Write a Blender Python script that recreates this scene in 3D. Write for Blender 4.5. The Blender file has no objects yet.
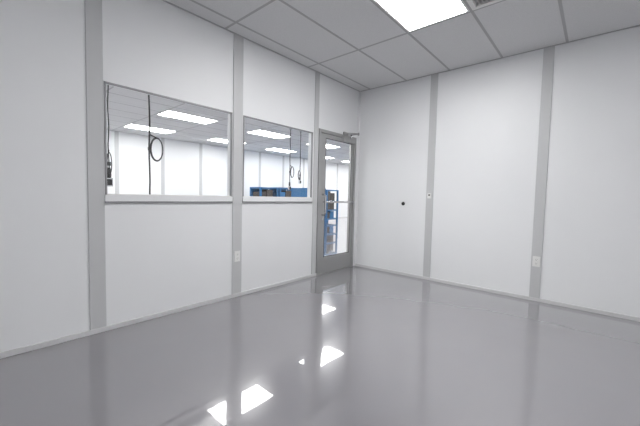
import bpy, bmesh, random
from math import *
from mathutils import Vector, Matrix
random.seed(4)
H=2.8
XW=-6.2; YF=-4.9          # room extents behind the camera
FY=7.25; FX0=-7.0; FX1=14.0   # adjoining hall extents
T=0.08                     # partition thickness

scene=bpy.context.scene
scene.view_settings.view_transform='Standard'
scene.view_settings.look='None'

# ---------------------------------------------------------------- materials
def mat(name,col,rough=0.5,metal=0.0,noise=0.0,nscale=20,bump=0.0,bscale=50,coat=0.0,emit=0.0,spec=0.5):
    m=bpy.data.materials.new(name); m.use_nodes=True
    nt=m.node_tree; b=nt.nodes['Principled BSDF']
    b.inputs['Base Color'].default_value=(*col,1); b.inputs['Roughness'].default_value=rough
    b.inputs['Metallic'].default_value=metal; b.inputs['Coat Weight'].default_value=coat
    b.inputs['Coat Roughness'].default_value=0.02; b.inputs['Coat IOR'].default_value=1.9
    b.inputs['Specular IOR Level'].default_value=spec
    tc=nt.nodes.new('ShaderNodeTexCoord')
    if noise>0:
        n=nt.nodes.new('ShaderNodeTexNoise'); n.inputs['Scale'].default_value=nscale; n.inputs['Detail'].default_value=4
        nt.links.new(tc.outputs['Object'],n.inputs['Vector'])
        r=nt.nodes.new('ShaderNodeValToRGB')
        r.color_ramp.elements[0].position=.3; r.color_ramp.elements[1].position=.7
        r.color_ramp.elements[0].color=(*[c*(1-noise) for c in col],1)
        r.color_ramp.elements[1].color=(*[min(1,c*(1+noise)) for c in col],1)
        nt.links.new(n.outputs['Fac'],r.inputs['Fac']); nt.links.new(r.outputs['Color'],b.inputs['Base Color'])
    if bump>0:
        n2=nt.nodes.new('ShaderNodeTexNoise'); n2.inputs['Scale'].default_value=bscale; n2.inputs['Detail'].default_value=2
        nt.links.new(tc.outputs['Object'],n2.inputs['Vector'])
        bp=nt.nodes.new('ShaderNodeBump'); bp.inputs['Strength'].default_value=bump; bp.inputs['Distance'].default_value=0.01
        nt.links.new(n2.outputs['Fac'],bp.inputs['Height']); nt.links.new(bp.outputs['Normal'],b.inputs['Normal'])
        if coat>0: nt.links.new(bp.outputs['Normal'],b.inputs['Coat Normal'])
    if emit>0:
        b.inputs['Emission Color'].default_value=(1,0.995,0.985,1); b.inputs['Emission Strength'].default_value=emit
    return m
M_wall=mat('white_wall_panel',(.81,.818,.833),.45,noise=.008,nscale=2)
M_strip=mat('grey_batten',(.55,.555,.565),.4)
M_base=mat('base_track',(.62,.62,.63),.4)
M_dark=mat('dark_gap',(.10,.10,.10),.6)
M_tile=mat('ceiling_tile',(.70,.70,.71),.9,noise=.05,nscale=140)
M_bar=mat('ceiling_tbar',(.42,.42,.43),.5)
M_floor=mat('grey_epoxy',(.235,.228,.246),.16,noise=.02,nscale=1.5,bump=.04,bscale=4.0,coat=1.0)
M_alu=mat('brushed_aluminium',(.42,.42,.42),.38,metal=.6)
M_frame=mat('window_frame_grey',(.30,.30,.31),.4,metal=.3)
M_rub=mat('black_rubber',(.012,.012,.012),.5)
M_plast=mat('white_plastic',(.78,.78,.77),.35)
M_slot=mat('slot_dark',(.03,.03,.03),.6)
M_blue=mat('blue_powder_coat',(.01,.13,.32),.4)
M_brown=mat('dark_panel',(.05,.04,.035),.5)
M_steel=mat('steel',(.6,.6,.62),.25,metal=1)
M_lens=mat('light_diffuser',(.9,.9,.9),.5,emit=26)
M_lens2=mat('hall_light_diffuser',(.9,.9,.9),.5,emit=17)
def glassmat():
    m=bpy.data.materials.new('clear_glass'); m.use_nodes=True; nt=m.node_tree; nt.nodes.clear()
    o=nt.nodes.new('ShaderNodeOutputMaterial'); t=nt.nodes.new('ShaderNodeBsdfTransparent')
    t.inputs[0].default_value=(.97,.985,.98,1)
    g=nt.nodes.new('ShaderNodeBsdfGlossy'); g.inputs['Roughness'].default_value=.0
    f=nt.nodes.new('ShaderNodeLayerWeight'); f.inputs['Blend'].default_value=.5
    p=nt.nodes.new('ShaderNodeMath'); p.operation='POWER'; p.inputs[1].default_value=5
    q=nt.nodes.new('ShaderNodeMath'); q.operation='MULTIPLY_ADD'; q.inputs[1].default_value=.9; q.inputs[2].default_value=.06
    mx=nt.nodes.new('ShaderNodeMixShader')
    nt.links.new(f.outputs['Facing'],p.inputs[0]); nt.links.new(p.outputs[0],q.inputs[0])
    nt.links.new(q.outputs[0],mx.inputs[0]); nt.links.new(t.outputs[0],mx.inputs[1]); nt.links.new(g.outputs[0],mx.inputs[2])
    nt.links.new(mx.outputs[0],o.inputs[0]); return m
M_glass=glassmat()

# ---------------------------------------------------------------- mesh builder
class MB:
    def __init__(s,name,bevel=0.0): s.n=name; s.bm=bmesh.new(); s.m=[]; s.bev=bevel
    def mi(s,m):
        if m not in s.m: s.m.append(m)
        return s.m.index(m)
    def box(s,x0,x1,y0,y1,z0,z1,m):
        if x0>x1:x0,x1=x1,x0
        if y0>y1:y0,y1=y1,y0
        if z0>z1:z0,z1=z1,z0
        v=[s.bm.verts.new(c) for c in ((x0,y0,z0),(x1,y0,z0),(x1,y1,z0),(x0,y1,z0),(x0,y0,z1),(x1,y0,z1),(x1,y1,z1),(x0,y1,z1))]
        i=s.mi(m)
        for q in ((0,3,2,1),(4,5,6,7),(0,1,5,4),(1,2,6,5),(2,3,7,6),(3,0,4,7)):
            f=s.bm.faces.new([v[k] for k in q]); f.material_index=i
    def quad(s,pts,m):
        f=s.bm.faces.new([s.bm.verts.new(p) for p in pts]); f.material_index=s.mi(m)
    def tube(s,pts,r,m,seg=12,caps=True):
        pts=[Vector(p) for p in pts]; i=s.mi(m); rings=[]
        up=None
        for k,p in enumerate(pts):
            t=((pts[min(k+1,len(pts)-1)]-pts[max(k-1,0)])).normalized()
            if up is None:
                up=Vector((0,0,1)) if abs(t.z)<.9 else Vector((1,0,0))
            a=(up-t*up.dot(t)).normalized(); b=t.cross(a); up=a
            rr=r[k] if isinstance(r,(list,tuple)) else r
            rings.append([s.bm.verts.new(p+a*rr*cos(2*pi*j/seg)+b*rr*sin(2*pi*j/seg)) for j in range(seg)])
        for k in range(len(rings)-1):
            for j in range(seg):
                f=s.bm.faces.new((rings[k][j],rings[k][(j+1)%seg],rings[k+1][(j+1)%seg],rings[k+1][j])); f.material_index=i; f.smooth=True
        if caps:
            f=s.bm.faces.new(rings[0][::-1]); f.material_index=i
            f=s.bm.faces.new(rings[-1]); f.material_index=i
    def done(s):
        me=bpy.data.meshes.new(s.n); s.bm.normal_update()
        bmesh.ops.recalc_face_normals(s.bm,faces=s.bm.faces)
        s.bm.to_mesh(me); s.bm.free()
        for m in s.m: me.materials.append(m)
        o=bpy.data.objects.new(s.n,me); scene.collection.objects.link(o)
        if s.bev>0:
            b=o.modifiers.new('bevel','BEVEL'); b.width=s.bev; b.segments=2; b.limit_method='ANGLE'
        return o

# ---------------------------------------------------------------- floor
f=MB('floor'); f.box(FX0-.2,FX1+.2,YF-.2,FY+.2,-.15,0,M_floor); f.done()

# ---------------------------------------------------------------- window / door partition
W=[(-3.50,-2.345),(-2.205,-1.085)]; WZ0,WZ1=1.10,1.985
DX0,DX1,DZ=-.965,-.075,2.06
w=MB('wall_left')
def wb(x0,x1,z0,z1): w.box(x0,x1,0,T,z0,z1,M_wall)
wb(FX0,W[0][0],0,H); wb(W[0][0],W[0][1],0,WZ0); wb(W[0][0],W[0][1],WZ1,H)
wb(W[0][1],W[1][0],0,H); wb(W[1][0],W[1][1],0,WZ0); wb(W[1][0],W[1][1],WZ1,H)
wb(W[1][1],DX0,0,H); w.done()
w=MB('wall_above_door'); wb(DX0,DX1,DZ,H); w.done()
w=MB('wall_partition'); wb(DX1,FX1,0,H); w.done()
w=MB('wall_right'); w.box(0,.12,YF,-.0005,0,H,M_wall); w.done()
w=MB('wall_front'); w.box(XW,.12,YF-.12,YF,0,H,M_wall); w.done()
w=MB('wall_side'); w.box(XW-.12,XW,YF-.12,-.0005,0,H,M_wall); w.done()
w=MB('wall_hall_back'); w.box(FX0,FX1,FY,FY+.12,0,H,M_wall); w.done()
w=MB('wall_hallwest'); w.box(FX0-.12,FX0,0,FY+.12,0,H,M_wall); w.done()
w=MB('wall_halleast'); w.box(FX1,FX1+.12,0,FY+.12,0,H,M_wall); w.done()

# battens (flat strips covering the panel joints)
n=0
def trim(x0,x1,y0,y1,z0,z1,m=M_strip,bev=.003):
    global n; n+=1
    t=MB('trim_%d'%n,bev); t.box(x0,x1,y0,y1,z0,z1,m); t.done()
for xc in (-6.0,-4.80,-3.56):
    trim(xc-.055,xc+.055,-.010,0,.035,H)
trim(-2.335,-2.215,-.010,0,.035,H)
trim(-1.06,-.975,-.010,0,.035,H)
for yc in (-1.21,-2.465,-3.72): trim(-.010,0,yc-.05,yc+.05,.035,H)
for xc in [(-6.3+1.25*k) for k in range(16)]: trim(xc-.05,xc+.05,FY-.010,FY,.035,H)
trim(-.022,0,-.022,0,.035,H,M_wall)   # inside corner bead

# base track
def base(name,x0,x1,y0,y1):
    b=MB(name,.002); b.box(x0,x1,y0,y1,0,.038,M_base)
    b.done()
base('baseboard_left',XW,DX0,-.016,0)
base('baseboard_right',-.016,0,YF,-.022)
base('baseboard_hall_back',FX0,FX1,FY-.016,FY)

# ---------------------------------------------------------------- windows
for k,(a,b_) in enumerate(W):
    o=MB('window_%d'%(k+1),.002)
    t=.014
    o.box(a,a+t,-.008,.014,WZ0,WZ1,M_frame); o.box(b_-t,b_,-.008,.014,WZ0,WZ1,M_frame)
    o.box(a,b_,-.008,.014,WZ1-t,WZ1,M_frame); o.box(a,b_,-.008,.014,WZ0,WZ0+.008,M_plast)
    o.box(a-.005,b_+.005,-.016,0,WZ0-.05,WZ0,M_wall)         # sill face
    o.box(a-.005,b_+.005,-.018,0,WZ0-.066,WZ0-.05,M_frame)    # grey bottom trim
    o.box(a,b_,T,T+.016,WZ0-.06,WZ0,M_plast)
    o.quad([(a+t,.003,WZ0+.008),(b_-t,.003,WZ0+.008),(b_-t,.003,WZ1-t),(a+t,.003,WZ1-t)],M_glass)
    o.done()

# ---------------------------------------------------------------- door
d=MB('door_1',.003)
fw=.045
d.box(DX0,DX0+fw,-.015,T+.01,0,DZ,M_alu); d.box(DX1-fw,DX1,-.015,T+.01,0,DZ,M_alu)
d.box(DX0+fw,DX1-fw,-.015,T+.01,DZ-fw,DZ,M_alu)
L0,L1=DX0+fw+.004,DX1-fw-.004; LT=DZ-fw-.004
y0,y1=-.005,.040
d.box(L0,L0+.105,y0,y1,.012,LT,M_alu); d.box(L1-.06,L1,y0,y1,.012,LT,M_alu)
d.box(L0+.105,L1-.06,y0,y1,LT-.06,LT,M_alu); d.box(L0+.105,L1-.06,y0,y1,.012,.24,M_alu)
d.box(L0+.105,L1-.06,.004,.012,.24,.25,M_rub)
d.quad([(L0+.105,.02,.24),(L1-.06,.02,.24),(L1-.06,.02,LT-.06),(L0+.105,.02,LT-.06)],M_glass)
# black glazing gasket and door edge reveal
G0,G1,GZ0,GZ1=L0+.105,L1-.06,.24,LT-.06
d.box(G0,G0+.006,-.007,.0,GZ0,GZ1,M_rub); d.box(G1-.006,G1,-.007,.0,GZ0,GZ1,M_rub)
d.box(G0,G1,-.007,.0,GZ1-.006,GZ1,M_rub)
d.box(L0-.004,L0,-.002,.02,.012,LT,M_rub); d.box(L1,L1+.004,-.002,.02,.012,LT,M_rub); d.box(L0,L1,-.002,.02,LT,LT+.004,M_rub)
d.box(DX0,DX1,-.015,T,0,.010,M_alu)   # threshold
# push bar
bz=1.045
d.tube([(L0+.06,-.055,bz),(L1-.03,-.055,bz)],.013,M_steel)
for x in (L0+.075,L1-.045): d.tube([(x,-.003,bz),(x,-.055,bz)],.010,M_steel)
# pull handle (offset D)
hx=L0+.052
d.tube([(hx,-.004,.86),(hx,-.045,.86),(hx,-.068,.885),(hx,-.068,1.125),(hx,-.045,1.15),(hx,-.004,1.15)],.013,M_steel)
d.tube([(hx,-.004,.80),(hx,-.016,.80)],.018,M_steel,seg=20)
# hinges
for z in (.25,1.0,1.8): d.tube([(L1+.003,-.016,z-.05),(L1+.003,-.016,z+.05)],.009,M_alu)
# closer body + arm
cz=LT-.03
d.box(L1-.33,L1-.06,-.062,y0,cz-.028,cz+.028,M_alu)
d.tube([(L1-.12,-.035,cz+.02),(L1-.12,-.035,cz+.10)],.012,M_steel)
d.box(L1-.16,L1-.10,-.07,-.012,cz+.09,cz+.10,M_steel)
d.tube([(L1-.12,-.04,cz+.098),(L1-.08,-.14,cz+.10)],.010,M_alu)
d.tube([(L1-.08,-.14,cz+.11),(L1-.24,-.018,cz+.11)],.009,M_alu)
d.tube([(L1-.08,-.14,cz+.085),(L1-.08,-.14,cz+.125)],.013,M_frame)
d.box(L1-.30,L1-.19,-.032,-.010,cz+.075,cz+.12,M_alu)
d.done()

# ---------------------------------------------------------------- ceilings
def ceiling(name,x0,x1,y0,y1,ox,px,oy,py,holes=()):
    c=MB(name); c.box(x0,x1,y0,y1,H+.03,H+.12,M_tile)
    xs=[x0]; k=ceil((x0-ox)/px)
    while ox+k*px<x1-.01:
        if ox+k*px>x0+.01: xs.append(ox+k*px)
        k+=1
    xs.append(x1)
    ys=[y0]; k=ceil((y0-oy)/py)
    while oy+k*py<y1-.01:
        if oy+k*py>y0+.01: ys.append(oy+k*py)
        k+=1
    ys.append(y1)
    g=.011
    for i in range(len(xs)-1):
        for j in range(len(ys)-1):
            cx,cy=(xs[i]+xs[i+1])/2,(ys[j]+ys[j+1])/2
            if any(h[0]<cx<h[1] and h[2]<cy<h[3] for h in holes): continue
            c.box(xs[i]+g,xs[i+1]-g,ys[j]+g,ys[j+1]-g,H+.002,H+.030,M_tile)
    b=.012
    for x in xs[1:-1]: c.box(x-b,x+b,y0,y1,H,H+.008,M_bar)
    for y in ys[1:-1]: c.box(x0,x1,y-b,y+b,H-.0004,H+.0076,M_bar)
    c.box(x0,x1,y0,y0+.02,H-.001,H+.008,M_bar); c.box(x0,x1,y1-.02,y1,H-.001,H+.008,M_bar)
    c.box(x0,x0+.02,y0,y1,H-.001,H+.008,M_bar); c.box(x1-.02,x1,y0,y1,H-.001,H+.008,M_bar)
    return c.done()
PX=1.22; PY=.605; OX=-1.22; OY=-1.41
roomL=[(-2.44,-1.22,-2.015,-1.41),(-4.88,-3.66,-4.435,-3.83)]
vent=(-1.83-.61,-1.22,-2.62,-2.015)
ceiling('ceiling',XW,0,YF,0,OX,PX,OY,PY,roomL+[vent])
hall=[]
HX,HY=-1.42,1.60
for i in range(-2,7):
    for j in range(3):
        x=HX+2.32*i; y=HY+[0,2.1,4.2][j]; hall.append((x,x+1.16,y,y+.60))
ceiling('ceiling_hall',FX0,FX1,T,FY,HX,1.16,HY,.6,())

def panel(l,m,z):
    o=MB('ceiling_light_panel')
    x0,x1,y0,y1=l; e=.018
    o.box(x0+.012,x1-.012,y0+.012,y0+.012+e,z-.003,z+.02,M_plast); o.box(x0+.012,x1-.012,y1-.012-e,y1-.012,z-.003,z+.02,M_plast)
    o.box(x0+.012,x0+.012+e,y0+.012+e,y1-.012-e,z-.003,z+.02,M_plast); o.box(x1-.012-e,x1-.012,y0+.012+e,y1-.012-e,z-.003,z+.02,M_plast)
    o.box(x0+.012+e,x1-.012-e,y0+.012+e,y1-.012-e,z,z+.02,m)
    o.done()
for l in roomL: panel(l,M_lens,H)
for l in hall: panel(l,M_lens2,H-.003)

# air vent: frame, louvres, dark plenum
v=MB('ceiling_air_vent'); x0,x1,y0,y1=vent
x0+=.61
v.box(x0+.012,x1-.012,y0+.012,y0+.05,H-.004,H+.02,M_plast); v.box(x0+.012,x1-.012,y1-.05,y1-.012,H-.004,H+.02,M_plast)
v.box(x0+.012,x0+.05,y0+.05,y1-.05,H-.004,H+.02,M_plast); v.box(x1-.05,x1-.012,y0+.05,y1-.05,H-.004,H+.02,M_plast)
v.box(x0+.05,x1-.05,y0+.05,y1-.05,H+.02,H+.028,M_strip)
yy=y0+.065
while yy<y1-.06:
    v.quad([(x0+.05,yy,H-.002),(x1-.05,yy,H-.002),(x1-.05,yy+.022,H+.018),(x0+.05,yy+.022,H+.018)],M_plast); yy+=.03
v.box(x0-.61+.012,x0-.012,y0+.012,y1-.012,H+.002,H+.028,M_tile)
v.done()

# ---------------------------------------------------------------- wall fittings
def outlet_left(x,z,off):
    o=MB('wall_outlet',.002); y=-off
    o.box(x-.036,x+.036,y-.007,y,z-.058,z+.058,M_plast)
    for s in (-.022,.022):
        o.box(x-.017,x+.017,y-.010,y-.005,z+s-.015,z+s+.015,M_plast)
        for q in (-.007,.007): o.box(x+q-.0015,x+q+.0015,y-.0105,y-.006,z+s-.003,z+s+.009,M_slot)
        o.box(x-.003,x+.003,y-.0105,y-.006,z+s-.011,z+s-.006,M_slot)
    o.done()
def outlet_right(yc,z,off):
    o=MB('wall_outlet',.002); x=-off
    o.box(x-.007,x,yc-.036,yc+.036,z-.058,z+.058,M_plast)
    for s in (-.022,.022):
        o.box(x-.010,x-.005,yc-.017,yc+.017,z+s-.015,z+s+.015,M_plast)
        for q in (-.007,.007): o.box(x-.0105,x-.006,yc+q-.0015,yc+q+.0015,z+s-.003,z+s+.009,M_slot)
        o.box(x-.0105,x-.006,yc-.003,yc+.003,z+s-.011,z+s-.006,M_slot)
    o.done()
outlet_left(-2.275,.45,.010); outlet_right(-2.465,.45,.010)
o=MB('wall_cable_grommet'); o.tube([(-.0,-.82,1.045),(-.006,-.82,1.045)],.026,M_rub,seg=24); o.tube([(-.006,-.82,1.045),(-.018,-.82,1.045)],.014,M_slot,seg=16); o.done()
o=MB('wall_temperature_sensor',.003); o.box(-.026,-.010,-1.235,-1.185,1.13,1.20,M_plast); o.box(-.028,-.025,-1.222,-1.198,1.165,1.185,M_slot); o.done()

# ---------------------------------------------------------------- hanging cable drops in the hall
def drop(x,y,zb,loop=None,plug=True,r=.009,box=False):
    o=MB('hanging_power_cable')
    o.tube([(x,y,H-.012),(x,y,H)],.04,M_steel,seg=20)
    pts=[(x+.004*sin(k*1.3),y,H-.01-(H-.01-zb)*k/16) for k in range(17)]
    o.tube(pts,r,M_rub)
    if loop:
        lx,lz,ra,rb=loop
        for q in range(2):
            P=[(lx+(ra-.004*q)*cos(t),y-.012-.010*q,lz+(rb-.006*q)*sin(t)) for t in [2*pi*k/32 for k in range(33)]]
            o.tube(P,r*.75,M_rub,caps=False)
        # tail of the coil clipped to the drop cord
        P=[(x,y-.006,lz+rb*1.25),(x+.25*(lx-x),y-.010,lz+rb*1.15),(lx,y-.012,lz+rb)]
        o.tube(P,r*.75,M_rub)
        o.box(x-.014,x+.014,y-.022,y+.012,lz-.02,lz+.02,M_rub)
    if plug:
        o.tube([(x,y,zb+.02),(x,y,zb),(x,y,zb-.06),(x,y,zb-.10)],[.012,.02,.024,.018],M_rub,seg=16)
    if box:
        o.box(x-.03,x+.03,y-.025,y+.025,zb-.18,zb-.09,M_steel)
        o.box(x-.022,x+.022,y-.03,y-.025,zb-.165,zb-.105,M_slot)
    o.done()
drop(-2.79,1.0,.55,loop=(-2.715,1.63,.07,.135),r=.009)
drop(-3.20,1.0,1.36,loop=(-3.20,1.42,.025,.12),r=.006,box=True)
drop(1.33,3.0,1.45,loop=(1.40,1.72,.06,.14),r=.010,box=True)
drop(1.70,3.0,1.62,loop=(1.66,1.66,.045,.12),r=.010,box=True)

# ---------------------------------------------------------------- blue racks in the hall
def rack(x,y,wd,dp,ht,rot=0,side=False):
    o=MB('blue_storage_rack',.003); p=.06
    for a in (-wd/2,wd/2-p):
        for b in (-dp/2,dp/2-p): o.box(a,a+p,b,b+p,0,ht,M_blue)
    lv=[.12,.50,.88]
    for z in lv+[ht-.05]:
        o.box(-wd/2+p,wd/2-p,-dp/2,-dp/2+p*.8,z,z+.05,M_blue); o.box(-wd/2+p,wd/2-p,dp/2-p*.8,dp/2,z,z+.05,M_blue)
        o.box(-wd/2,-wd/2+p*.8,-dp/2+p,dp/2-p,z,z+.05,M_blue); o.box(wd/2-p*.8,wd/2,-dp/2+p,dp/2-p,z,z+.05,M_blue)
        o.box(-wd/2+p*.8,wd/2-p*.8,-dp/2+p*.8,dp/2-p*.8,z+.02,z+.045,M_blue)
    if side:
        for a in (-wd/2+.01,wd/2-.03): o.box(a,a+.02,-dp/2+p,dp/2-p,.17,ht-.05,M_blue)
    o.box(-wd/2+p,wd/2-p,dp/2-.03,dp/2-.02,.17,ht-.05,M_blue)
    for k,z in enumerate(lv):   # dark cartons and blue bins on the shelves
        top=(lv+[ht-.05])[k+1]-z-.05
        xx=-wd/2+.08
        while xx<wd/2-.28:
            ww=random.uniform(.20,.27); hh=top*random.uniform(.72,.98)
            o.box(xx,xx+ww,-dp/2+.06,dp/2-.08,z+.045,z+.045+hh,M_brown if random.random()<.9 else M_blue)
            xx+=ww+.03
    ob=o.done(); ob.location=(x,y,0); ob.rotation_euler=(0,0,rot); return ob
for k,x in enumerate((2.85,3.72,4.59,5.46,6.33)): rack(x,5.9,.8,.6,(1.38,1.40,1.38,1.44,1.40)[k])
rack(1.93,2.9,.7,.6,1.32,side=True)

# ---------------------------------------------------------------- camera
yaw,pitch,roll=.8533,-.0542,.0230
F=Vector((sin(yaw)*cos(pitch),cos(yaw)*cos(pitch),sin(pitch))); R=Vector((cos(yaw),-sin(yaw),0)); U=R.cross(F)
R2=R*cos(roll)+U*sin(roll); U2=-R*sin(roll)+U*cos(roll)
cam=bpy.data.cameras.new('camera'); cam.sensor_width=36; cam.lens=317.08/640*36; cam.clip_start=.02
co=bpy.data.objects.new('camera',cam); scene.collection.objects.link(co)
mw=Matrix((R2,U2,-F)).transposed().to_4x4(); mw.translation=Vector((-4.2756,-2.9461,1.131))
co.matrix_world=mw
scene.camera=co
wd=bpy.data.worlds.new('world'); scene.world=wd; wd.use_nodes=True
wd.node_tree.nodes['Background'].inputs[0].default_value=(.8,.85,.9,1); wd.node_tree.nodes['Background'].inputs[1].default_value=.2
